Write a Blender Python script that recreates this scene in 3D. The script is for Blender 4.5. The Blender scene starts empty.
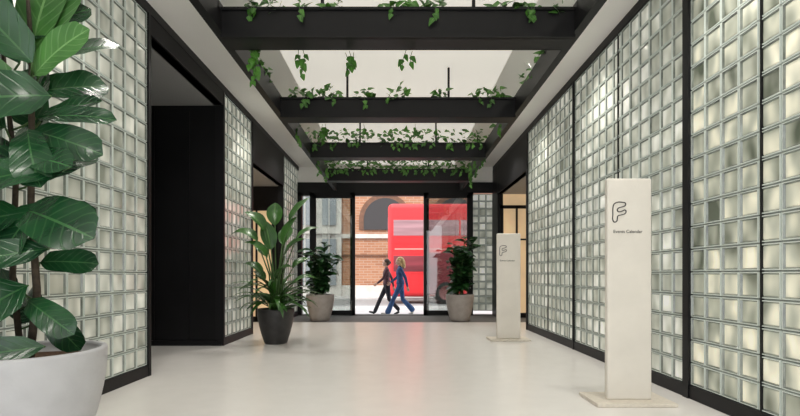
import bpy, math, random
from mathutils import Vector, Matrix, noise
R = random.Random(7)
sc = bpy.context.scene
try:
    sc.view_settings.view_transform = 'Standard'
except Exception: pass

# ---------------------------------------------------------------- materials
def new_mat(name):
    m = bpy.data.materials.new(name); m.use_nodes = True
    nt = m.node_tree
    return m, nt, nt.nodes['Principled BSDF']
def pmat(name, col, rough=.5, metal=0, emit=None, es=0, noise_amt=0, nscale=8, bump=0, bscale=40, spec=None, coat=0, stretch=None):
    m, nt, b = new_mat(name)
    b.inputs['Base Color'].default_value = (*col, 1)
    b.inputs['Roughness'].default_value = rough
    b.inputs['Metallic'].default_value = metal
    if spec is not None: b.inputs['Specular IOR Level'].default_value = spec
    if coat: b.inputs['Coat Weight'].default_value = coat
    if emit:
        b.inputs['Emission Color'].default_value = (*emit, 1); b.inputs['Emission Strength'].default_value = es
    tc = nt.nodes.new('ShaderNodeTexCoord')
    mp = nt.nodes.new('ShaderNodeMapping'); nt.links.new(tc.outputs['Object'], mp.inputs['Vector'])
    if stretch: mp.inputs['Scale'].default_value = stretch
    n = nt.nodes.new('ShaderNodeTexNoise'); n.inputs['Scale'].default_value = nscale; n.inputs['Detail'].default_value = 4
    nt.links.new(mp.outputs['Vector'], n.inputs['Vector'])
    if noise_amt:
        r = nt.nodes.new('ShaderNodeValToRGB')
        r.color_ramp.elements[0].position = .3; r.color_ramp.elements[1].position = .7
        r.color_ramp.elements[0].color = (*[c*(1-noise_amt) for c in col], 1)
        r.color_ramp.elements[1].color = (*[min(1, c*(1+noise_amt)) for c in col], 1)
        nt.links.new(n.outputs['Fac'], r.inputs['Fac']); nt.links.new(r.outputs['Color'], b.inputs['Base Color'])
    if bump:
        n2 = nt.nodes.new('ShaderNodeTexNoise'); n2.inputs['Scale'].default_value = bscale
        nt.links.new(tc.outputs['Object'], n2.inputs['Vector'])
        bp = nt.nodes.new('ShaderNodeBump'); bp.inputs['Strength'].default_value = bump; bp.inputs['Distance'].default_value = .01
        nt.links.new(n2.outputs['Fac'], bp.inputs['Height']); nt.links.new(bp.outputs['Normal'], b.inputs['Normal'])
    return m

def block_mat(name, dark, mid, light, emis, scale=5, rough=.1, wn=.7, wr=.3, wb=.5):
    """pane of a glass block, backlight painted in as emission: softly rippled glass, tone differs block to block (uv = per block random)"""
    m, nt, b = new_mat(name)
    uv = nt.nodes.new('ShaderNodeUVMap')
    sp = nt.nodes.new('ShaderNodeSeparateXYZ'); nt.links.new(uv.outputs['UV'], sp.inputs[0])
    geo = nt.nodes.new('ShaderNodeNewGeometry')
    mp = nt.nodes.new('ShaderNodeMapping'); mp.inputs['Scale'].default_value = (1, 1.6, .8)
    nt.links.new(geo.outputs['Position'], mp.inputs['Vector'])
    off = nt.nodes.new('ShaderNodeVectorMath'); off.operation = 'ADD'
    sc_ = nt.nodes.new('ShaderNodeVectorMath'); sc_.operation = 'SCALE'; sc_.inputs['Scale'].default_value = 3.0
    nt.links.new(uv.outputs['UV'], sc_.inputs[0]); nt.links.new(mp.outputs[0], off.inputs[0]); nt.links.new(sc_.outputs[0], off.inputs[1])
    n = nt.nodes.new('ShaderNodeTexNoise'); n.inputs['Scale'].default_value = scale; n.inputs['Detail'].default_value = .5
    n.inputs['Distortion'].default_value = .1
    nt.links.new(off.outputs[0], n.inputs['Vector'])
    big = nt.nodes.new('ShaderNodeTexNoise'); big.inputs['Scale'].default_value = .8
    nt.links.new(geo.outputs['Position'], big.inputs['Vector'])
    def math_(op, a, c):
        k = nt.nodes.new('ShaderNodeMath'); k.operation = op
        for i, q in enumerate((a, c)):
            if isinstance(q, (int, float)): k.inputs[i].default_value = q
            else: nt.links.new(q, k.inputs[i])
        return k.outputs[0]
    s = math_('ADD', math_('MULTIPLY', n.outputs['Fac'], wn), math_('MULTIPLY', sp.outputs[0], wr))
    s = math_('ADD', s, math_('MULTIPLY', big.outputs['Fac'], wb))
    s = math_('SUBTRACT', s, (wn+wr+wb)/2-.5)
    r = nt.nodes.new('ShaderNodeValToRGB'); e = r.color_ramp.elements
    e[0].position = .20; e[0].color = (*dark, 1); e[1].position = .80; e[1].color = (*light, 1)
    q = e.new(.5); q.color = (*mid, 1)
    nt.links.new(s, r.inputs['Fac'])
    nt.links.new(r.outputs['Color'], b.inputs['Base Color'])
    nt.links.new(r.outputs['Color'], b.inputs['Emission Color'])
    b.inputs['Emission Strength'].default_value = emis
    b.inputs['Roughness'].default_value = rough
    b.inputs['Specular IOR Level'].default_value = .7
    bp = nt.nodes.new('ShaderNodeBump'); bp.inputs['Strength'].default_value = .28; bp.inputs['Distance'].default_value = .012
    nt.links.new(n.outputs['Fac'], bp.inputs['Height']); nt.links.new(bp.outputs['Normal'], b.inputs['Normal'])
    return m

def leaf_mat(name, c1, c2, vein, nv=9, rough=.35):
    m, nt, b = new_mat(name)
    uv = nt.nodes.new('ShaderNodeUVMap'); sp = nt.nodes.new('ShaderNodeSeparateXYZ'); nt.links.new(uv.outputs['UV'], sp.inputs[0])
    def M(op, a, c=None):
        k = nt.nodes.new('ShaderNodeMath'); k.operation = op
        for i, q in enumerate((a, c)):
            if q is None: continue
            if isinstance(q, (int, float)): k.inputs[i].default_value = q
            else: nt.links.new(q, k.inputs[i])
        return k.outputs[0]
    av = M('ABSOLUTE', M('SUBTRACT', sp.outputs[1], .5))
    ph = M('MULTIPLY', M('SUBTRACT', sp.outputs[0], M('MULTIPLY', av, .5)), nv*6.283)
    w = M('POWER', M('ADD', M('MULTIPLY', M('COSINE', ph), .5), .5), 14)
    mid = M('LESS_THAN', av, .022)
    vf = M('MAXIMUM', M('MULTIPLY', w, .4), mid)
    geo = nt.nodes.new('ShaderNodeNewGeometry')
    n = nt.nodes.new('ShaderNodeTexNoise'); n.inputs['Scale'].default_value = 4
    nt.links.new(geo.outputs['Position'], n.inputs['Vector'])
    mx = nt.nodes.new('ShaderNodeMix'); mx.data_type = 'RGBA'
    rm = nt.nodes.new('ShaderNodeMapRange'); rm.inputs['From Min'].default_value = .35; rm.inputs['From Max'].default_value = .65
    nt.links.new(n.outputs['Fac'], rm.inputs['Value']); nt.links.new(rm.outputs[0], mx.inputs['Factor'])
    mx.inputs['A'].default_value = (*c1, 1); mx.inputs['B'].default_value = (*c2, 1)
    m2 = nt.nodes.new('ShaderNodeMix'); m2.data_type = 'RGBA'
    nt.links.new(vf, m2.inputs['Factor']); nt.links.new(mx.outputs['Result'], m2.inputs['A']); m2.inputs['B'].default_value = (*vein, 1)
    nt.links.new(m2.outputs['Result'], b.inputs['Base Color'])
    b.inputs['Roughness'].default_value = rough
    bp = nt.nodes.new('ShaderNodeBump'); bp.inputs['Strength'].default_value = .4; bp.inputs['Distance'].default_value = .006; bp.invert = True
    nt.links.new(vf, bp.inputs['Height']); nt.links.new(bp.outputs['Normal'], b.inputs['Normal'])
    return m

def brick_mat(name, a, b_, mortar, scale=1):
    m, nt, b = new_mat(name)
    tc = nt.nodes.new('ShaderNodeTexCoord')
    sx = nt.nodes.new('ShaderNodeSeparateXYZ'); nt.links.new(tc.outputs['Object'], sx.inputs[0])
    cx = nt.nodes.new('ShaderNodeCombineXYZ'); nt.links.new(sx.outputs[0], cx.inputs[0]); nt.links.new(sx.outputs[2], cx.inputs[1])
    br = nt.nodes.new('ShaderNodeTexBrick'); br.inputs['Scale'].default_value = scale
    br.inputs['Brick Width'].default_value = .45; br.inputs['Row Height'].default_value = .15; br.inputs['Mortar Size'].default_value = .014
    br.inputs['Color1'].default_value = (*a, 1); br.inputs['Color2'].default_value = (*b_, 1); br.inputs['Mortar'].default_value = (*mortar, 1)
    nt.links.new(cx.outputs[0], br.inputs['Vector']); nt.links.new(br.outputs['Color'], b.inputs['Base Color'])
    b.inputs['Roughness'].default_value = .85
    return m

def glass_mat(name, tint=(.84,.86,.85), refl=.07):
    m = bpy.data.materials.new(name); m.use_nodes = True; nt = m.node_tree; nt.nodes.clear()
    o = nt.nodes.new('ShaderNodeOutputMaterial'); mx = nt.nodes.new('ShaderNodeMixShader')
    t = nt.nodes.new('ShaderNodeBsdfTransparent'); t.inputs[0].default_value = (*tint, 1)
    g = nt.nodes.new('ShaderNodeBsdfGlossy'); g.inputs['Roughness'].default_value = .02
    mx.inputs[0].default_value = refl
    nt.links.new(t.outputs[0], mx.inputs[1]); nt.links.new(g.outputs[0], mx.inputs[2]); nt.links.new(mx.outputs[0], o.inputs[0])
    return m

BLACK = pmat('black_metal', (.009,.009,.010), .45, spec=.25)
BLACKP = pmat('black_panel', (.009,.009,.010), .5, spec=.2, noise_amt=.2, nscale=2)
SOFF = pmat('dark_soffit', (.30,.30,.30), .6)
WHITE = pmat('ceiling_paint', (.90,.885,.86), .8, noise_amt=.015, nscale=2)
FILL_E = pmat('ceiling_fill_glow', (.70,.67,.62), .7, emit=(1,.955,.87), es=.47, noise_amt=.015, nscale=2)  # added fill light: ceiling centre glows, though it is no lamp
FLOORM = pmat('resin_floor', (.85,.825,.795), .26, noise_amt=.02, nscale=5, spec=.45)
MATM = pmat('entrance_mat', (.16,.155,.15), .9, noise_amt=.3, nscale=60)
MORT = pmat('block_mortar', (.33,.345,.325), .6)
LIP = pmat('block_lip', (.56,.61,.565), .06, emit=(.6,.66,.6), es=.12, spec=.9)  # lip and ring: faint backlight painted in as emission
RING = pmat('block_ring', (.17,.19,.165), .08, spec=.9, noise_amt=.5, nscale=7, emit=(.2,.22,.19), es=.12)
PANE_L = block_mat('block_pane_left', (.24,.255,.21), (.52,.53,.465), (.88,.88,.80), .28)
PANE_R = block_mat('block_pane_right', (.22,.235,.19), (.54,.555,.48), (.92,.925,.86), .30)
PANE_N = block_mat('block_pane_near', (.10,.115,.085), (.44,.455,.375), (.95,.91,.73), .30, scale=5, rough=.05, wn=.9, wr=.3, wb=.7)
WOOD = pmat('pale_birch', (.78,.735,.665), .55, noise_amt=.05, nscale=3, bump=.1)
PLATE = pmat('birch_plate', (.72,.66,.57), .5, noise_amt=.07, nscale=30)
INK = pmat('ink_black', (.01,.01,.01), .6)
POTG = pmat('pot_grey', (.50,.50,.515), .6, noise_amt=.06, nscale=6, bump=.2)
POTD = pmat('pot_black', (.03,.028,.028), .45, noise_amt=.3, nscale=8)
POTB = pmat('pot_taupe', (.33,.30,.28), .7, noise_amt=.1, nscale=8)
SOIL = pmat('soil', (.10,.055,.03), .95, noise_amt=.6, nscale=60, bump=1, bscale=60)
BARK = pmat('bark', (.06,.045,.03), .9, noise_amt=.4, nscale=20, bump=.5)
STEM = pmat('green_stem', (.05,.11,.025), .5)
FIG = leaf_mat('fig_leaf', (.005,.035,.013), (.013,.070,.022), (.045,.14,.045), 8, .27)
FIG2 = leaf_mat('fig_leaf_young', (.045,.15,.03), (.08,.23,.05), (.18,.36,.12), 8, .3)
STR = leaf_mat('strelitzia_leaf', (.018,.075,.012), (.05,.16,.025), (.10,.23,.05), 14, .3)
RUB = leaf_mat('bushy_leaf', (.008,.035,.012), (.02,.08,.018), (.05,.14,.04), 6, .3)
POTH = leaf_mat('pothos_leaf', (.020,.095,.010), (.08,.25,.028), (.15,.34,.06), 5, .35)
GLASS = glass_mat('door_glass')
WARM = pmat('warm_interior', (.62,.44,.25), .6, emit=(1,.72,.42), es=.4, noise_amt=.25, nscale=1.5)  # room light painted in as a warm glow, no lamp inside

# ---------------------------------------------------------------- mesh builder
class MB:
    def __init__(s): s.v=[]; s.f=[]; s.m=[]; s.u=[]; s.s=[]
    def face(s, idx, m=0, uv=None, sm=False):
        s.f.append(tuple(idx)); s.m.append(m); s.u.append(uv); s.s.append(sm)
    def box(s, x0,x1,y0,y1,z0,z1, m=0):
        k=len(s.v)
        s.v += [(x0,y0,z0),(x1,y0,z0),(x1,y1,z0),(x0,y1,z0),(x0,y0,z1),(x1,y0,z1),(x1,y1,z1),(x0,y1,z1)]
        for f in ((0,3,2,1),(4,5,6,7),(0,1,5,4),(1,2,6,5),(2,3,7,6),(3,0,4,7)): s.face([k+i for i in f], m)
    def lathe(s, prof, c, seg=40, m=0, mats=None):
        k=len(s.v)
        for r,z in prof:
            for i in range(seg):
                a=2*math.pi*i/seg; s.v.append((c[0]+r*math.cos(a), c[1]+r*math.sin(a), c[2]+z))
        for j in range(len(prof)-1):
            for i in range(seg):
                i2=(i+1)%seg
                s.face((k+j*seg+i,k+j*seg+i2,k+(j+1)*seg+i2,k+(j+1)*seg+i), mats[j] if mats else m, sm=True)
        s.face([k+i for i in range(seg)][::-1], mats[0] if mats else m)
        s.face([k+(len(prof)-1)*seg+i for i in range(seg)], mats[-1] if mats else m)
    def tube(s, pts, rad, seg=8, m=0, flat=1.0):
        pts=[Vector(p) for p in pts]; k=len(s.v); n=len(pts)
        ref=Vector((0,0,1))
        d0=(pts[-1]-pts[0]).normalized()
        if abs(d0.z)>.8: ref=Vector((0,1,0))
        for i,p in enumerate(pts):
            d=(pts[min(i+1,n-1)]-pts[max(i-1,0)]).normalized()
            a=d.cross(ref).normalized(); b=a.cross(d).normalized()
            r=rad[i] if hasattr(rad,'__len__') else rad
            for j in range(seg):
                t=2*math.pi*j/seg
                s.v.append(tuple(p+a*(r*math.cos(t))+b*(r*flat*math.sin(t))))
        for i in range(n-1):
            for j in range(seg):
                j2=(j+1)%seg
                s.face((k+i*seg+j,k+i*seg+j2,k+(i+1)*seg+j2,k+(i+1)*seg+j), m, sm=True)
        s.face([k+j for j in range(seg)][::-1], m); s.face([k+(n-1)*seg+j for j in range(seg)], m)
    def ell(s, c, r, m=0, seg=16, rings=10, rot=None):
        k=len(s.v); c=Vector(c); rot=rot or Matrix.Identity(3)
        for i in range(1,rings):
            ph=math.pi*i/rings
            for j in range(seg):
                t=2*math.pi*j/seg
                s.v.append(tuple(c+rot@Vector((r[0]*math.sin(ph)*math.cos(t), r[1]*math.sin(ph)*math.sin(t), r[2]*math.cos(ph)))))
        top=len(s.v); s.v.append(tuple(c+rot@Vector((0,0,r[2])))); s.v.append(tuple(c+rot@Vector((0,0,-r[2]))))
        for i in range(rings-2):
            for j in range(seg):
                j2=(j+1)%seg
                s.face((k+i*seg+j,k+(i+1)*seg+j,k+(i+1)*seg+j2,k+i*seg+j2), m, sm=True)
        for j in range(seg):
            j2=(j+1)%seg
            s.face((top,k+j,k+j2), m, sm=True); s.face((top+1,k+(rings-2)*seg+j2,k+(rings-2)*seg+j), m, sm=True)
    def leaf(s, p, d, n, L, W, shape='ellip', droop=.5, fold=.2, rip=.0, m=0, N=9, xmin=None):
        p=Vector(p); d=Vector(d).normalized(); n=Vector(n)
        n=(n-d*n.dot(d))
        if n.length<1e-3: n=d.orthogonal()
        n.normalize(); side=d.cross(n).normalized()
        k=len(s.v); C=[-1,-.55,0,.55,1]; ph=R.random()*6
        for i in range(N+1):
            t=i/N
            if shape=='ellip': w=math.sin(math.pi*t**.9)**.8
            elif shape=='fig': w=(.50+.62*t)*min(1,(t*6)**.6)*(max(0,1-t**4.2))**.5 if t<1 else 0
            elif shape=='heart': w=(1-t)**.75*min(1,t*7+.25)*1.25
            else: w=math.sin(math.pi*t)
            w=max(w,.03)*W/2
            a=-droop*t
            dd=d*math.cos(a)+n*math.sin(a); nn=n*math.cos(a)-d*math.sin(a)
            if i: p=p+dd*(L/N)
            for c in C:
                z=fold*abs(c)*w+rip*math.sin(t*15+ph+(2 if c>0 else 0))*abs(c)*W
                q=p+side*(c*w)+nn*z
                if xmin is not None and q.x<xmin: q.x=xmin+(q.x-xmin)*.05
                s.v.append(tuple(q))
        for i in range(N):
            for j in range(4):
                a=k+i*5+j
                s.face((a,a+1,a+6,a+5), m, [(i/N,j/4),(i/N,(j+1)/4),((i+1)/N,(j+1)/4),((i+1)/N,j/4)], True)
    def build(s, name, mats, bevel=0, parent=None, seg=2):
        me=bpy.data.meshes.new(name); me.from_pydata([tuple(v) for v in s.v], [], s.f)
        for m in mats: me.materials.append(m)
        me.polygons.foreach_set('material_index', s.m); me.polygons.foreach_set('use_smooth', s.s)
        if any(u is not None for u in s.u):
            ul=me.uv_layers.new(name='UVMap')
            for pl,u in zip(me.polygons, s.u):
                if u is None: continue
                for q,li in enumerate(pl.loop_indices): ul.data[li].uv = u[q] if isinstance(u,list) else u
        me.update()
        o=bpy.data.objects.new(name, me); sc.collection.objects.link(o)
        if bevel:
            b=o.modifiers.new('bevel','BEVEL'); b.width=bevel; b.segments=seg; b.limit_method='ANGLE'
        if parent: o.parent=parent
        return o
def empty(name, loc=(0,0,0)):
    e=bpy.data.objects.new(name,None); e.location=loc; e.empty_display_size=.1; sc.collection.objects.link(e); return e

# ---------------------------------------------------------------- room
XL,XR,ZC,YF,YB = -2.74,2.62,4.05,12.6,-2.5
def blocks(mb, along, fixed, sgn, a0, a1, z0, z1, mp, near=None):
    nc=max(1,round((a1-a0)/.2)); nr=round((z1-z0)/.2); pa=(a1-a0)/nc; pz=(z1-z0)/nr
    def P(a,h,z): return (fixed+sgn*h,a,z) if along=='y' else (a,fixed+sgn*h,z)
    for i in range(nc):
        for j in range(nr):
            ca=a0+(i+.5)*pa; cz=z0+(j+.5)*pz
            mi=mp if not near or ca>near[0] else near[1]
            u=(R.random(),R.random()); k=len(mb.v)
            loops=[(.5-.022,0.0),(.5-.035,.014),(.5-.07,.014),(.5-.115,.000),(.5-.15,.004)]
            for hw,h in loops:
                for sa,sz in ((-1,-1),(1,-1),(1,1),(-1,1)): mb.v.append(P(ca+sa*hw*pa,h,cz+sz*hw*pz))
            for q in range(4):
                for e in range(4):
                    e2=(e+1)%4; f=(k+q*4+e,k+q*4+e2,k+q*4+4+e2,k+q*4+4+e)
                    mb.face(f, (1,1,2,mi)[q], u)
            mb.face((k+16,k+17,k+18,k+19), mi, u)
    if along=='y':
        x0,x1=sorted((fixed-sgn*.004,fixed-sgn*.1)); mb.box(x0,x1,a0,a1,z0,z1,0)
    else:
        y0,y1=sorted((fixed-sgn*.004,fixed-sgn*.1)); mb.box(a0,a1,y0,y1,z0,z1,0)
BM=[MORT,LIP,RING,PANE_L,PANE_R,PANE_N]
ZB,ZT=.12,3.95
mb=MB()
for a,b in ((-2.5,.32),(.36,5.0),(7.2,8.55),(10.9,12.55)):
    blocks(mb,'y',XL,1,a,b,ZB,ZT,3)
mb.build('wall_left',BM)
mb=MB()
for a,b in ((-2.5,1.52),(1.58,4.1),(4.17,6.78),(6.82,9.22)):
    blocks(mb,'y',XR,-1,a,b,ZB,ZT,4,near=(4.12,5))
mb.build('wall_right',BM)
mb=MB(); blocks(mb,'x',12.6,-1,2.02,2.60,.12,3.32,4)
mb.box(XL-.1,XR+.1,12.55,12.75,3.62,ZC,6)
mb.build('wall_back',BM+[WHITE])

# trims
mb=MB()
for a,b in ((-2.5,5.02),(7.15,8.57),(10.87,12.6)):
    mb.box(XL-.1,XL+.03,a,b,0,ZB)
mb.build('baseboard_left',[BLACK],.004)
mb=MB(); mb.box(XR-.03,XR+.1,-2.5,9.27,0,ZB); mb.build('baseboard_right',[BLACK],.004)
mb=MB(); mb.box(XL-.1,XL+.035,-2.5,12.6,ZT,ZC)
for y in (.34,5.02,7.17,8.57,10.88): mb.box(XL-.1,XL+.035,y-.025,y+.025,0,ZT)
mb.build('trim_1',[BLACK])
mb=MB(); mb.box(XR-.035,XR+.1,-2.5,12.6,ZT,ZC)
for y,w in ((1.55,.03),(4.135,.04),(6.8,.02),(9.25,.03),(11.95,.04)): mb.box(XR-.04,XR+.1,y-w,y+w,0,ZT)
for y in (2.45,3.3,5.45,8.0): mb.box(XR-.02,XR+.05,y-.006,y+.006,ZB,ZT)
mb.build('trim_2',[BLACK])

mb=MB(); mb.box(-6,6,YB,10.7,-.12,0,0); mb.box(-6,6,10.7,12.5,-.12,0,1); mb.build('floor',[FLOORM,MATM])
mb=MB()
mb.box(XL-.1,XR+.1,YB,12.75,ZC,ZC+.3,0)
mb.box(-1.55,1.50,YB+.1,12.3,ZC-.004,ZC+.01,1)  # added glowing strip to brighten the room
mb.build('ceiling',[WHITE,FILL_E])

# left recess (passage), black lined
mb=MB()
mb.box(-5.2,XL-.0,7.17,7.30,0,3.92,0)
mb.box(-5.2,-5.1,4.9,7.2,0,3.92,0)
mb.box(-5.2,XL-.1,4.88,5.0,0,3.92,0)
mb.box(-5.2,XL+.0,4.95,7.2,3.74,3.86,1)
mb.box(XL-.12,XL+.03,5.0,7.2,3.74,ZT,0)
for x in (-3.25,-3.8): mb.box(x-.006,x+.006,7.155,7.18,.05,3.65,2)
mb.box(-5.1,XL,7.14,7.18,0,.08,2)
mb.build('wall_passage',[BLACKP,SOFF,BLACK])
mb=MB()
mb.box(-4.2,XL,10.9,11.0,0,3.9,0); mb.box(-4.2,-4.1,8.5,11,0,3.9,3); mb.box(-4.2,XL-.1,8.45,8.57,0,3.9,0)
mb.box(-4.2,XL+.03,8.57,10.9,3.2,3.32,1); mb.box(XL-.08,XL+.04,8.57,10.9,3.2,ZT,0)
mb.build('wall_alcove',[BLACKP,SOFF,BLACK,WARM])
mb=MB()
for x0,x1,z0,z1 in ((-3.8,-3.72,0,2.7),(-2.98,-2.9,0,2.7),(-3.8,-2.9,2.62,2.7),(-3.8,-2.9,0,.12),(-3.36,-3.32,0,2.7)): mb.box(x0,x1,10.84,10.9,z0,z1,0)
mb.box(-3.72,-2.98,10.885,10.895,.12,2.62,1); mb.box(-3.42,-3.40,10.80,10.82,.9,1.5,2)
mb.build('door_1',[BLACK,WARM,pmat('steel',(.6,.6,.6),.3,1)])
mb=MB()
mb.box(XR,4.3,11.95,12.05,0,3.9,3); mb.box(4.2,4.3,9.2,12,0,3.9,3); mb.box(XR+.1,4.3,9.15,9.27,0,3.9,0)
mb.box(XR-.03,4.3,9.27,12,3.2,3.32,1); mb.box(XR-.04,XR+.08,9.27,12,3.2,ZT,0)
mb.box(XR-.04,XR+.1,11.95,12.6,0,ZT,0)
mb.build('wall_portal',[BLACKP,SOFF,BLACK,WARM])
mb=MB()
for x0,x1,z0,z1 in ((2.64,2.72,0,2.9),(3.5,3.58,0,2.9),(2.64,3.58,2.82,2.9),(2.64,3.58,0,.12),(2.64,3.58,2.0,2.04),(3.05,3.09,0,2.9)): mb.box(x0,x1,11.86,11.93,z0,z1,0)
mb.build('door_2',[BLACK])

# entrance facade & doors
mb=MB()
yf0,yf1=12.5,12.66
mb.box(XL,XR,yf0,yf1,3.34,3.62,0); mb.box(XL,2.05,yf0,yf1,3.26,3.34,0)
for x0,x1 in ((-2.74,-2.62),(-2.40,-2.28),(-1.30,-1.18),(.70,.84),(1.92,2.04)): mb.box(x0,x1,yf0,yf1,0,3.34,0)
mb.box(XL,XR,yf0-.0,yf1+.1,-.02,.02,1)
for x0,x1 in ((-2.62,-2.40),(-2.28,-1.30),(.84,1.92)): mb.box(x0,x1,12.57,12.58,.02,3.26,2)
mb.build('door_frame',[BLACK,MATM,GLASS])
def slider(name,x0,x1,y,hx):
    mb=MB()
    for a,b,c,d in ((x0,x0+.08,.02,3.26),(x1-.08,x1,.02,3.26),(x0,x1,.02,.14),(x0,x1,3.18,3.26)): mb.box(a,b,y,y+.05,c,d,0)
    mb.box(x0+.08,x1-.08,y+.02,y+.03,.14,3.18,1)
    mb.box(hx-.015,hx+.015,y-.06,y-.04,.85,1.55,2)
    for z in (.9,1.5): mb.box(hx-.01,hx+.01,y-.05,y+.01,z-.01,z+.01,2)
    mb.build(name,[BLACK,GLASS,BLACK])
slider('door_3',-2.30,-1.16,12.44,-1.21); slider('door_4',.70,1.95,12.44,.75)

# ---------------------------------------------------------------- ceiling trellis with planters
TY=[2.1,4.27,6.43,8.62,10.75]; ZTR0,ZTR1=3.30,3.58; XT=1.64
tr=MB()
for y in TY:
    tr.box(-XT,XT,y,y+.012,ZTR0,ZTR1,0); tr.box(-XT,XT,y+.22,y+.232,ZTR0,ZTR1,0); tr.box(-XT,XT,y,y+.232,ZTR0,ZTR0+.012,0)
    tr.box(-XT,XT,y+.01,y+.22,ZTR1-.07,ZTR1-.05,1)
    tr.box(-XT,XT,y-.02,y+.0,ZTR0-.0,ZTR0+.025,0); tr.box(-XT,XT,y-.02,y,ZTR1-.025,ZTR1,0)
    for x in (-.72,.72): tr.box(x-.015,x+.015,y+.1,y+.13,ZTR0+.02,ZC,0)
for s in (-1,1):
    x0,x1=sorted((s*XT,s*(XT+.08))); tr.box(x0,x1,1.0,12.3,ZTR0+.06,ZTR1+.04,0)
    x0,x1=sorted((s*(XT+.15),s*(XT+.20))); tr.box(x0,x1,1.0,12.3,ZTR1-.06,ZTR1+.03,0)
    y=1.3
    while y<12.2:
        x0,x1=sorted((s*XT,s*(XT+.2))); tr.box(x0,x1,y,y+.03,ZTR1-.05,ZTR1+.02,0); y+=.72
    for y in (3.2,5.35,7.5,9.7): tr.box(s*(XT+.04)-.012,s*(XT+.04)+.012,y,y+.024,ZTR1,ZC,0)
trellis=tr.build('hanging_planter_trellis',[BLACK,SOIL])
def pleaf(mb,p,sz,down=False):
    a=R.uniform(0,6.283)
    if down: d=Vector((math.cos(a)*.8,math.sin(a)*.4,-.8)); n=Vector((math.cos(a)*.4,-1,.3))
    else: d=Vector((math.cos(a),math.sin(a)*.8,R.uniform(-.6,.7))); n=Vector((R.uniform(-.5,.5),R.uniform(-1.2,-.3),.6))
    mb.leaf(p,d,n,sz,sz*.8,'heart',R.uniform(.2,.8),.15,m=0,N=5)
def vine(mb,p,L):
    p=Vector(p); n=max(2,int(L/.045)); a=R.uniform(0,6); pts=[p.copy()]
    for i in range(n):
        p=p+Vector((.018*math.sin(a+i*.9),.01*math.cos(a+i),-L/n)); pts.append(p.copy())
    mb.tube(pts,.0035,5,1)
    for q in pts[1:]:
        pleaf(mb,q,R.uniform(.06,.10),True)
        if R.random()<.3: pleaf(mb,q,R.uniform(.05,.08),True)
pv=MB()
def clump(x0,x1,y,n,hgt,short):
    for i in range(n):
        x=R.uniform(x0,x1); yy=y+R.uniform(-.03,.22)
        pleaf(pv,(x,yy,ZTR1+R.uniform(-.04,hgt)),R.uniform(.07,.125))
    for i in range(short):
        x=R.uniform(x0,x1); vine(pv,(x,y-.03,ZTR1+.02),R.uniform(.05,.15))
C1=[(-1.45,-.85),(-.72,-.52),(-.15,.2),(.25,.45),(.9,1.52)]
C2=[(-1.55,-.8),(-.6,-.35),(-.12,.12),(.5,.7),(1.05,1.52)]
for a,b in C1: clump(a,b,TY[1],int(80*(b-a))+6,.11,int(5*(b-a)))
for a,b in C1: clump(a,b,TY[0],int(50*(b-a)),.1,1)
for a,b in C2: clump(a,b,TY[2],int(85*(b-a))+6,.16,int(5*(b-a)))
clump(-1.6,1.6,TY[3],320,.26,24); clump(-1.6,1.6,TY[4],420,.28,34)
for x,y,z,L in ((-1.42,4.55,3.40,.38),(-1.38,4.6,3.42,.25),(-1.46,4.6,3.4,.2),(-.98,4.53,3.32,.24),(-.93,4.5,3.3,.14),(-.48,4.52,3.30,.2),(-.44,4.55,3.3,.12),(-.52,4.55,3.3,.1),(.08,4.5,3.3,.14),(.14,4.52,3.3,.10),
    (-1.1,6.7,3.3,.26),(-1.06,6.7,3.3,.15),(-.5,6.7,3.3,.12),(.25,6.7,3.3,.1),(1.62,7.2,3.5,.2),(-1.6,7.4,3.5,.3),(-1.6,9.3,3.5,.35),(1.6,9.5,3.5,.35),(1.6,10.2,3.5,.4),(1.55,9.9,3.5,.4),(1.6,8.9,3.5,.3),(-1.58,10.1,3.5,.3)): vine(pv,(x,y,z),L)
for i in range(240):
    s=R.choice((-1,1)); y=R.choice((R.uniform(4.6,6),R.uniform(7,12),R.uniform(8,12))); pleaf(pv,(s*(XT+R.uniform(-.04,.12)),y,ZTR1+.05+R.uniform(-.06,.10)),R.uniform(.07,.12))
pv.build('trailing_pothos',[POTH,STEM],0,trellis)

WHT_E=pmat('lamp_face',(1,1,.95),.4,emit=(1,.93,.8),es=6)
def downlight(x,y):
    mb=MB(); mb.lathe([(.036,-.03),(.038,-.016),(.055,-.012),(.05,0),(.03,0)],(x,y,ZC),20,mats=[1,0,0,0,0])
    mb.build('recessed_downlight',[BLACK,WHT_E])
DL=[(x,y) for y in (.6,3.4,5.9,8.2,10.2) for x in (-2.15,2.05)]
for x,y in DL: downlight(x,y)

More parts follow.
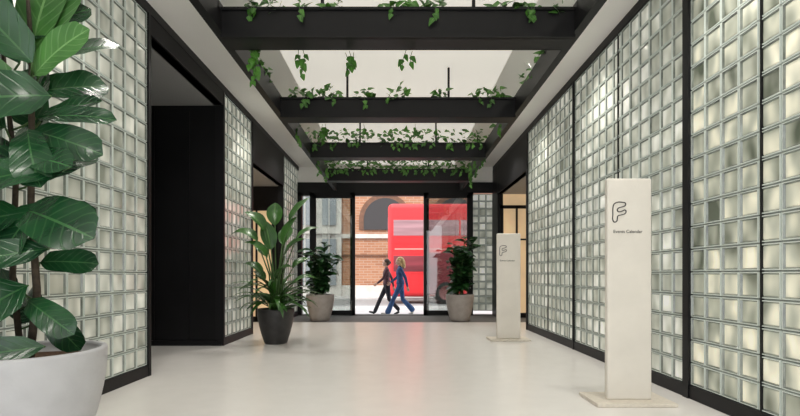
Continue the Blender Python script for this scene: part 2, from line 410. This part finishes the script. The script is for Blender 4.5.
# ---------------------------------------------------------------- signs
def sign(name,x,y,h,w):
    e=empty(name,(x,y,0))
    mb=MB(); mb.box(-w/2,w/2,-.03,.03,.03,h,0); mb.build('panel',[WOOD],.018,e,4)
    mb=MB(); mb.box(-.33,.34,-.16,.24,0,.032,0); mb.build('base_plate',[PLATE],.006,e)
    k=.118; ox=-w/2+.045; oz=h-.375
    def pth(pts):
        cu=bpy.data.curves.new('logo','CURVE'); cu.dimensions='3D'; cu.bevel_depth=.0046; cu.bevel_resolution=1
        spn=cu.splines.new('BEZIER'); spn.bezier_points.add(len(pts)-1)
        for bp_,(a,b) in zip(spn.bezier_points,pts):
            bp_.co=(ox+a*k,-.0315,oz+b*k); bp_.handle_left_type=bp_.handle_right_type='AUTO'
        spn.use_cyclic_u=True
        o=bpy.data.objects.new('logo',cu); sc.collection.objects.link(o); cu.materials.append(INK); o.parent=e
    pth([(.02,.12),(.02,.55),(.02,1.0),(.10,1.28),(.36,1.42),(.70,1.42),(.92,1.36),(.92,1.20),(.66,1.08),(.40,.98),(.34,.84),(.42,.74),(.70,.78),(.90,.86),(.98,.74),(.90,.60),(.60,.50),(.38,.42),(.34,.25),(.30,.06),(.14,-.02)])
    cu=bpy.data.curves.new('lettering','FONT'); cu.body='Events Calendar'; cu.size=.038; cu.extrude=.0005
    cu.materials.append(INK)
    o=bpy.data.objects.new('lettering',cu); sc.collection.objects.link(o); o.parent=e
    o.location=(-w/2+.05,-.032,h-.47); o.rotation_euler=(math.radians(90),0,0)
sign('totem_sign',1.985,3.97,1.93,.385)
sign('totem_sign',1.86,7.75,1.80,.40)

# ---------------------------------------------------------------- potted plants
def pot(e,r,h,mat,taper=.72,rim=.03):
    mb=MB()
    pr=[(r*taper*.9,0),(r*taper,.015)]
    for i in range(1,9):
        t=i/8; pr.append((r*(taper+(1-taper)*math.sin(t*math.pi/2)),.015+(h-.03)*t))
    pr+=[(r-.005,h),(r-rim,h),(r-rim-.004,h-.02),(r-rim-.01,h-.07),(.02,h-.055)]
    n=len(pr)
    mb.lathe(pr,(0,0,0),56,mats=[0]*(n-2)+[1]); mb.build('pot',[mat,SOIL],0,e)

e=empty('potted_fiddle_leaf_fig',(-2.20,2.72,0)); pot(e,.41,.66,POTG,.70,.03)
mb=MB()
trunk=[(.02,0,.58),(.05,.02,1.0),(.03,0,1.5),(.05,-.02,2.0),(.03,0,2.45),(.0,0,2.9)]
mb.tube(trunk,[.022,.02,.018,.016,.013,.008],10,2)
trunk2=[(-.05,.03,.58),(-.12,.05,1.1),(-.10,.05,1.7),(-.16,.04,2.3),(-.15,.0,2.8)]
mb.tube(trunk2,[.018,.017,.015,.012,.008],10,2)
S=167.
def tpt(T,z):
    for a,b in zip(T,T[1:]):
        if a[2]<=z<=b[2]:
            t=(z-a[2])/(b[2]-a[2]); return Vector(a).lerp(Vector(b),t)
    return Vector(T[-1] if z>T[0][2] else T[0])
# leaf table: base and tip offsets (1/167 m units from the plant axis), width, tip depth, young
LV=[(32,70,0,-30,.34,-.2,0),(48,72,-5,5,.36,-.3,0),(42,80,94,40,.24,-.1,1),(38,80,60,-25,.27,.1,1),(30,100,-35,60,.36,-.2,1),
 (66,104,-18,122,.44,-.3,0),(40,120,112,118,.17,0,0),(40,122,88,95,.2,.1,0),(40,134,104,154,.25,-.05,0),(40,135,66,188,.26,-.2,0),
 (40,162,92,172,.22,-.2,0),(84,172,-8,198,.31,-.3,0),(30,160,-35,180,.32,-.1,0),(38,212,110,236,.38,-.2,0),(52,205,22,262,.28,-.15,0),
 (35,215,-25,235,.32,-.2,0),(64,250,-12,270,.26,-.3,0),(40,262,86,262,.2,.1,0),(44,285,-14,332,.38,-.3,0),(36,300,84,328,.2,-.1,0),
 (38,300,68,350,.2,.1,0),(62,343,-12,352,.24,-.35,0),(30,235,72,205,.26,.2,0),(30,90,80,70,.30,.25,0),(40,150,8,112,.3,.2,0),
 (20,40,70,-5,.30,.15,0),(20,20,-40,-10,.4,-.1,0),(20,290,-40,290,.34,.1,0),(35,320,0,296,.28,.2,0),(30,66,44,-45,.32,.1,1),(35,130,10,60,.34,.15,0),
 (30,60,84,18,.22,.3,0),(28,180,66,142,.28,.25,0),(20,250,66,228,.26,.25,0),(10,130,-50,120,.36,0,0),(10,220,-50,215,.34,.05,0),(10,160,-40,150,.34,.15,0)]
for i,(bx,by,tx,ty,w,dy,yg) in enumerate(LV):
    b=Vector(((bx-30)/S,0,1.1-(by-275)/S)); t=Vector(((tx-30)/S,dy,1.1-(ty-275)/S))
    b.y=dy*.3
    t.x=max(t.x,-.44)
    L=(t-b).length*1.08
    T=trunk if i%2 else trunk2
    q=tpt(T,max(.7,b.z-.06)); mb.tube([q,(q+b)/2+Vector((0,0,-.01)),b],.006,6,3)
    nn=Vector((R.uniform(-.25,.25),-1,R.uniform(.15,.6)))
    d=(t-b).normalized()+nn*.15
    mb.leaf(b,d,nn,L,w,'fig',.45,.2,.022,m=1 if yg else 0,N=12,xmin=-.5)
mb.build('foliage',[FIG,FIG2,BARK,STEM],0,e)

e=empty('potted_strelitzia',(-1.97,7.42,0)); pot(e,.29,.56,POTD,.62)
mb=MB()
SP=[(-.42,-.25,1.72,.46,.30,1.3),(-.25,-.2,1.9,.45,.28,.9),(-.05,.1,2.0,.45,.26,.5),(.35,.0,2.05,.55,.2,.5),(.55,-.1,1.75,.45,.2,.8),(-.32,.2,1.5,.40,.22,1.1),
 (.3,-.25,1.5,.45,.26,.9),(-.15,-.3,1.45,.45,.26,1.1),(.1,.3,1.7,.45,.24,.6),(-.30,-.2,1.2,.38,.2,1.2),(.42,.1,1.3,.4,.18,1.1),(.1,-.32,1.15,.38,.2,1.3),(-.3,.0,1.1,.36,.16,1.3),(.5,-.15,1.05,.4,.16,1.3),(-.1,-.1,1.6,.5,.26,.4),(.2,-.1,1.7,.5,.22,.5)]
for x,y,z,L,w,dr in SP:
    st=Vector((x*.12,y*.12,.5)); en=Vector((x*.6,y*.6,z-.1)); mid=Vector((x*.22,y*.22,(.5+z)/2))
    mb.tube([st,mid,en],[.016,.012,.008],6,1)
    d=Vector((x*1.0,y*1.0,.75)); n=Vector((-x*.9,-y*.9-.5,.6))
    mb.leaf(en,d,n,L,w,'ellip',dr*1.1,.35,.015,m=0,N=10,xmin=-.70)
for i in range(70):
    a=R.uniform(0,6.283); el=R.uniform(.6,1.35); st=Vector((.1*math.cos(a),.1*math.sin(a),.5+R.uniform(0,.35)))
    mb.leaf(st,(math.cos(a)*math.cos(el),math.sin(a)*math.cos(el),math.sin(el)),(-math.cos(a),-math.sin(a)-.3,1),R.uniform(.45,.80),.08,'ellip',R.uniform(.9,1.8),.3,m=0,N=8,xmin=-.70)
mb.build('foliage',[STR,STEM],0,e)
def bush(name,x,y,r,h,H,spread,matp,seed,n=7,ll=.26):
    rr=random.Random(seed)
    e=empty(name,(x,y,0)); pot(e,r,h,matp,.66); mb=MB()
    for i in range(n):
        a=6.283*i/n+rr.uniform(-.3,.3); k=rr.uniform(.3,1)*spread; top=rr.uniform(.72,1)*H
        st=Vector((.06*math.cos(a),.06*math.sin(a),h-.08)); en=Vector((k*.75*math.cos(a),k*.6*math.sin(a),top-.1)); mi=(st+en)/2+Vector((-.05*math.cos(a),-.05*math.sin(a),.05))
        mb.tube([st,mi,en],[.014,.011,.007],6,1)
        for j in range(18):
            t=.15+.85*j/17; p=st.lerp(mi,t*2) if t<.5 else mi.lerp(en,t*2-1)
            b=rr.uniform(0,6.283); el=rr.uniform(-.1,.9)
            d=Vector((math.cos(b)*math.cos(el),math.sin(b)*math.cos(el),math.sin(el)))
            mb.leaf(p,d,(-d.x*.5,-d.y*.5-.5,1),rr.uniform(.7,1.1)*ll,ll*.62,'ellip',rr.uniform(.4,1.2),.25,.01,m=0,N=7)
    mb.build('foliage',[RUB,STEM],0,e)
bush('potted_rubber_plant',-1.86,11.0,.335,.64,2.05,.62,POTB,3,12,.29)
bush('potted_rubber_plant',1.47,10.95,.335,.64,2.08,.50,POTB,5,12,.30)

# ---------------------------------------------------------------- street
PAVE=pmat('paving',(.58,.57,.56),.8,noise_amt=.08,nscale=3)
ROAD=pmat('asphalt',(.30,.30,.30),.85,noise_amt=.1,nscale=5)
mb=MB(); mb.box(-20,20,12.78,17.5,-.3,-.09,0); mb.box(-20,20,17.5,17.65,-.3,-.085,0); mb.box(-20,20,24.6,26.5,-.3,-.12,0); mb.build('pavement',[PAVE])
mb=MB(); mb.box(-20,20,17.65,24.6,-.4,-.2,0); mb.box(-20,20,18.0,18.1,-.21,-.197,1); mb.build('road',[ROAD,pmat('road_paint',(.8,.7,.2),.6)])
BR=brick_mat('brick',(.34,.15,.08),(.44,.22,.125),(.44,.33,.26))
STONE=pmat('pale_stone',(.58,.55,.51),.8,noise_amt=.1,nscale=2)
DARKW=pmat('dark_window',(.03,.025,.025),.12)
GREYW=pmat('shopfront_glass',(.26,.28,.30),.1)
def arch(mb,cx,y,w,zs,z0,mdark,mstone):
    seg=20; r=w/2
    for rad,yy,mm in ((r+.28,y,mstone),(r,y-.05,mdark)):
        k=len(mb.v); ring=[(cx-rad,yy,z0)]+[(cx-rad*math.cos(math.pi*i/seg),yy,zs+rad*math.sin(math.pi*i/seg)) for i in range(seg+1)]+[(cx+rad,yy,z0)]
        mb.v+=ring; back=[(a,27.05,c) for a,b,c in ring]; mb.v+=back; n=len(ring)
        mb.face(range(k,k+n),mm)
        for i in range(n):
            j=(i+1)%n; mb.face((k+i,k+j,k+n+j,k+n+i),mm)
mb=MB()
mb.box(-3.3,20,27,28,-.2,10,0); mb.box(-20,-3.3,26.8,28,-.2,10,1)
DST=pmat('brown_arch_brick',(.16,.08,.05),.8,noise_amt=.2,nscale=6)
for x in (-.75,3.4,7.4,11.4): arch(mb,x,26.93,2.5,4.35,3.75,2,4)
mb.box(-3.3,20,26.85,27,3.25,3.5,1); mb.box(-3.3,20,26.9,27,-.2,.5,1); mb.box(-3.3,20,26.9,27,2.2,2.3,4)
for x in (-4.0,-5.4,-6.8,-8.4): 
    mb.box(x-.4,x+.4,26.7,26.81,.5,3.2,3); mb.box(x-.4,x+.4,26.7,26.81,4.0,6.3,3); mb.box(x-.03,x+.03,26.65,26.71,.5,6.3,1)
mb.box(-20,-3.3,26.6,26.8,3.5,3.8,1)
mb.build('street_building',[BR,STONE,DARKW,GREYW,DST])

RED=pmat('bus_red',(.58,.016,.022),.4,coat=.2,noise_amt=.15,nscale=1.2,stretch=(.15,1,4))
BWIN=pmat('bus_window',(.34,.19,.21),.25,noise_amt=.3,nscale=1.2,stretch=(.2,1,4))
BDK=pmat('bus_window_lower',(.18,.03,.04),.3,noise_amt=.35,nscale=1.2,stretch=(.2,1,4))
TYRE=pmat('tyre',(.02,.02,.02),.8)
bus=empty('double_decker_bus',(-.45,20.5,-.195))
mb=MB(); mb.box(0,10.8,0,2.5,.32,4.5,0); mb.build('body',[RED],.22,bus,5)
mb=MB()
for i in range(7):
    x=.25+i*1.5; mb.box(x,x+1.42,-.012,.02,3.05,3.75,0)
    if i not in (1,): mb.box(x,x+1.42,-.012,.02,1.45,2.15,1)
mb.box(-.012,.02,.3,2.2,2.95,3.9,0); mb.box(-.012,.02,.3,2.2,1.1,2.4,1)
mb.box(1.75,3.1,-.014,.02,.42,2.3,1)
mb.box(.3,10.5,-.01,.02,2.42,2.48,2)
mb.build('windows',[BWIN,BDK,pmat('bus_stripe',(.6,.25,.22),.5)],.01,bus)
def wheel(mb,x,y):
    k=len(mb.v); prof=[(.2,-.02),(.32,-.04),(.46,-.03),(.5,.05),(.5,.25),(.46,.3)]
    seg=28
    for r,yy in prof:
        for i in range(seg):
            a=6.283*i/seg; mb.v.append((x+r*math.cos(a),y+yy,.5+r*math.sin(a)))
    for j in range(len(prof)-1):
        for i in range(seg):
            i2=(i+1)%seg; mb.face((k+j*seg+i,k+j*seg+i2,k+(j+1)*seg+i2,k+(j+1)*seg+i),1 if j==0 else 0,sm=True)
    mb.face([k+i for i in range(seg)],1); mb.face([k+5*seg+i for i in range(seg)],0)
mb=MB(); 
for x in (2.6,8.4):
    wheel(mb,x,-.01); wheel(mb,x,2.2)
mb.build('wheels',[TYRE,pmat('hub',(.25,.1,.1),.4,.3)],0,bus)

# ---------------------------------------------------------------- pedestrians
SKIN=pmat('skin',(.62,.38,.28),.55); BLOND=pmat('hair_blonde',(.62,.43,.20),.5,noise_amt=.3,nscale=40,bump=.5); BRUN=pmat('hair_brown',(.06,.035,.02),.5,noise_amt=.3,nscale=40,bump=.5)
DENIM=pmat('denim',(.030,.085,.22),.8,noise_amt=.25,nscale=10); JACK=pmat('denim_jacket',(.035,.08,.20),.8,noise_amt=.2,nscale=10)
BTOP=pmat('dusty_top',(.10,.045,.055),.8,noise_amt=.2,nscale=10); BPAN=pmat('black_trousers',(.012,.012,.018),.8); SHOE=pmat('shoe',(.02,.02,.02),.5); SHW=pmat('pale_shoe',(.5,.48,.45),.5)
LIPM=pmat('lips',(.5,.16,.14),.5); EYE=pmat('eye',(.03,.02,.02),.2)
def person(loc,H,top,pants,hairm,shoe,longhair,flare,phase):
    """local: +x forward. walking pose"""
    e=empty('pedestrian',loc); e.rotation_euler=(0,0,math.pi); k=H/1.70; e.scale=(k,k,k)
    mb=MB(); bones=[]
    def T(tag,pts,rad,seg=14,flat=1):
        mb.tube(pts,rad,seg,0,flat)
        for a,b in zip(pts,pts[1:]): bones.append((Vector(a),Vector(b),tag,max(rad) if hasattr(rad,'__len__') else rad))
        for p,r in zip(pts,rad): mb.ell(p,(r*.98,r*.98,r*.98),0,12,8)
    s1,s2=(1,-1) if phase>0 else (-1,1)
    hem=.062 if not flare else .085
    T('p',[(0,.085*s1,.90),(.20,.09*s1,.50),(.36,.09*s1,.13)],[.092,.062,hem])
    T('p',[(-.01,.085*s2,.90),(-.07,.09*s2,.48),(-.34,.09*s2,.19)],[.092,.062,hem])
    T('f',[(.36,.09*s1,.09),(.41,.09*s1,.06),(.54,.10*s1,.085)],[.04,.042,.026],12)
    T('f',[(-.35,.09*s2,.15),(-.35,.09*s2,.09),(-.23,.10*s2,.032)],[.036,.04,.028],12)
    mb.ell((0,0,.93),(.115,.155,.12)); bones.append((Vector((0,-.08,.92)),Vector((0,.08,.92)),'p',.1))
    mb.ell((.01,0,1.08),(.10,.132,.14)); mb.ell((.015,0,1.25),(.115,.158,.16)); mb.ell((.01,0,1.35),(.085,.17,.09))
    bones.append((Vector((0,0,1.02)),Vector((.01,0,1.36)),'t',.12)); bones.append((Vector((0,-.15,1.36)),Vector((0,.15,1.36)),'t',.07))
    def arm(s,el,wr):
        sh=Vector((.0,.175*s,1.37)); el=Vector(el); wr=Vector(wr)
        T('t',[tuple(sh),tuple(el),tuple(el.lerp(wr,.9))],[.056,.044,.034],12)
        d=(wr-el).normalized(); 
        T('s',[tuple(el.lerp(wr,.92)),tuple(wr),tuple(wr+d*.07)],[.025,.025,.028],10)
        f=Vector((1,0,0)); f=(f-d*f.dot(d)).normalized(); inn=Vector((0,-s,0))
        for q,(o,l) in enumerate(((.030,.065),(.010,.075),(-.010,.07),(-.029,.055))):
            b=wr+d*.085+f*o; T('s',[tuple(b),tuple(b+d*l*.5+inn*.006),tuple(b+d*l*.9+inn*.03)],[.0095,.009,.0075],8)
        b=wr+d*.035+f*.025; T('s',[tuple(b),tuple(b+d*.025+f*.03),tuple(b+d*.06+f*.038)],[.011,.010,.008],8)
    arm(s2,(.10,.225*s2,1.12),(.27,.20*s2,.98)); arm(s1,(-.14,.225*s1,1.12),(-.20,.22*s1,.87))
    T('s',[(.01,0,1.40),(.03,0,1.48),(.04,0,1.54)],[.055,.048,.05])
    mb.ell((.04,0,1.60),(.092,.074,.10)); mb.ell((.06,0,1.55),(.068,.056,.075)); mb.ell((.115,0,1.507),(.022,.025,.02))
    mb.ell((.135,0,1.565),(.020,.012,.016)); mb.ell((.128,0,1.585),(.012,.010,.025)); mb.ell((.12,0,1.535),(.014,.022,.010))
    for s in (-1,1): mb.ell((.035,.075*s,1.575),(.018,.009,.030))
    bones.append((Vector((.04,0,1.52)),Vector((.04,0,1.65)),'s',.08))
    tmp=mb.build('body_src',[])
    rm=tmp.modifiers.new('r','REMESH'); rm.mode='VOXEL'; rm.voxel_size=.0075
    sm=tmp.modifiers.new('s','SMOOTH'); sm.iterations=4; sm.factor=.5
    dg=bpy.context.evaluated_depsgraph_get(); me=bpy.data.meshes.new_from_object(tmp.evaluated_get(dg))
    bpy.data.objects.remove(tmp)
    me.name='body'; me.materials.clear()
    for m in (top,pants,SKIN,shoe): me.materials.append(m)
    idx={'t':0,'p':1,'s':2,'f':3}
    def dist(p,a,b):
        ab=b-a; t=max(0,min(1,(p-a).dot(ab)/ab.length_squared)); return (p-a-ab*t).length
    for pl in me.polygons:
        c=pl.center; pl.use_smooth=True
        best=min(bones,key=lambda q:dist(c,q[0],q[1])-q[3]*.9); t=best[2]
        pl.material_index=idx[t]
    o=bpy.data.objects.new('body',me); sc.collection.objects.link(o); o.parent=e
    h=MB()
    h.ell((.005,0,1.63),(.100,.086,.093),0,20,14); 
    if longhair:
        h.tube([(-.02,0,1.64),(-.07,0,1.55),(-.09,0,1.46),(-.11,0,1.38)],[.08,.078,.06,.028],14,0,1.0)
        for s in (-1,1): h.tube([(.01,.062*s,1.66),(.01,.078*s,1.58),(-.02,.08*s,1.48),(-.04,.07*s,1.42)],[.026,.026,.024,.012],10,0)
    else:
        h.ell((-.085,0,1.60),(.045,.045,.05),0); h.ell((-.02,0,1.58),(.08,.078,.08),0)
    h.build('hair',[hairm],0,e)
    h=MB()
    for s in (-1,1): h.ell((.118,.030*s,1.592),(.009,.012,.007),0,10,6)
    h.ell((.134,0,1.535),(.006,.018,.005),1,10,6); h.build('face',[EYE,LIPM],0,e)
    h=MB()
    h.lathe([(.150,.0),(.148,.04),(.135,.12),(.12,.13)],(0,0,.93),24,0)
    h.v=[(a*.82,b*1.12,c) for a,b,c in h.v]; h.build('jacket_hem',[top],0,e)
person((.07,13.35,-.09),1.70,JACK,DENIM,BLOND,SHW,True,True,1)
person((-.33,13.75,-.09),1.66,BTOP,BPAN,BRUN,SHOE,False,False,-1)

# ---------------------------------------------------------------- lights
w=bpy.data.worlds.new('sky'); sc.world=w; w.use_nodes=True
w.node_tree.nodes['Background'].inputs[0].default_value=(.95,.97,1,1); w.node_tree.nodes['Background'].inputs[1].default_value=2.3
for x,y in DL:
    l=bpy.data.lights.new('downlight_lamp','SPOT'); l.energy=118; l.spot_size=2.3; l.spot_blend=1; l.shadow_soft_size=.12; l.color=(1,.955,.885)
    o=bpy.data.objects.new('downlight_lamp',l); o.location=(x,y,ZC-.08); sc.collection.objects.link(o)
l=bpy.data.lights.new('sun','SUN'); l.energy=2.4; l.angle=.05; l.color=(1,.95,.86)
o=bpy.data.objects.new('sun',l); o.rotation_euler=(math.radians(42),0,math.radians(-18)); sc.collection.objects.link(o)

# ---------------------------------------------------------------- camera
c=bpy.data.cameras.new('camera'); c.sensor_width=36; c.lens=460/800*36; c.shift_x=2/800; c.shift_y=67/800; c.clip_end=200
o=bpy.data.objects.new('camera',c); o.location=(0,0,1.1); o.rotation_euler=(math.radians(90),0,0); sc.collection.objects.link(o); sc.camera=o
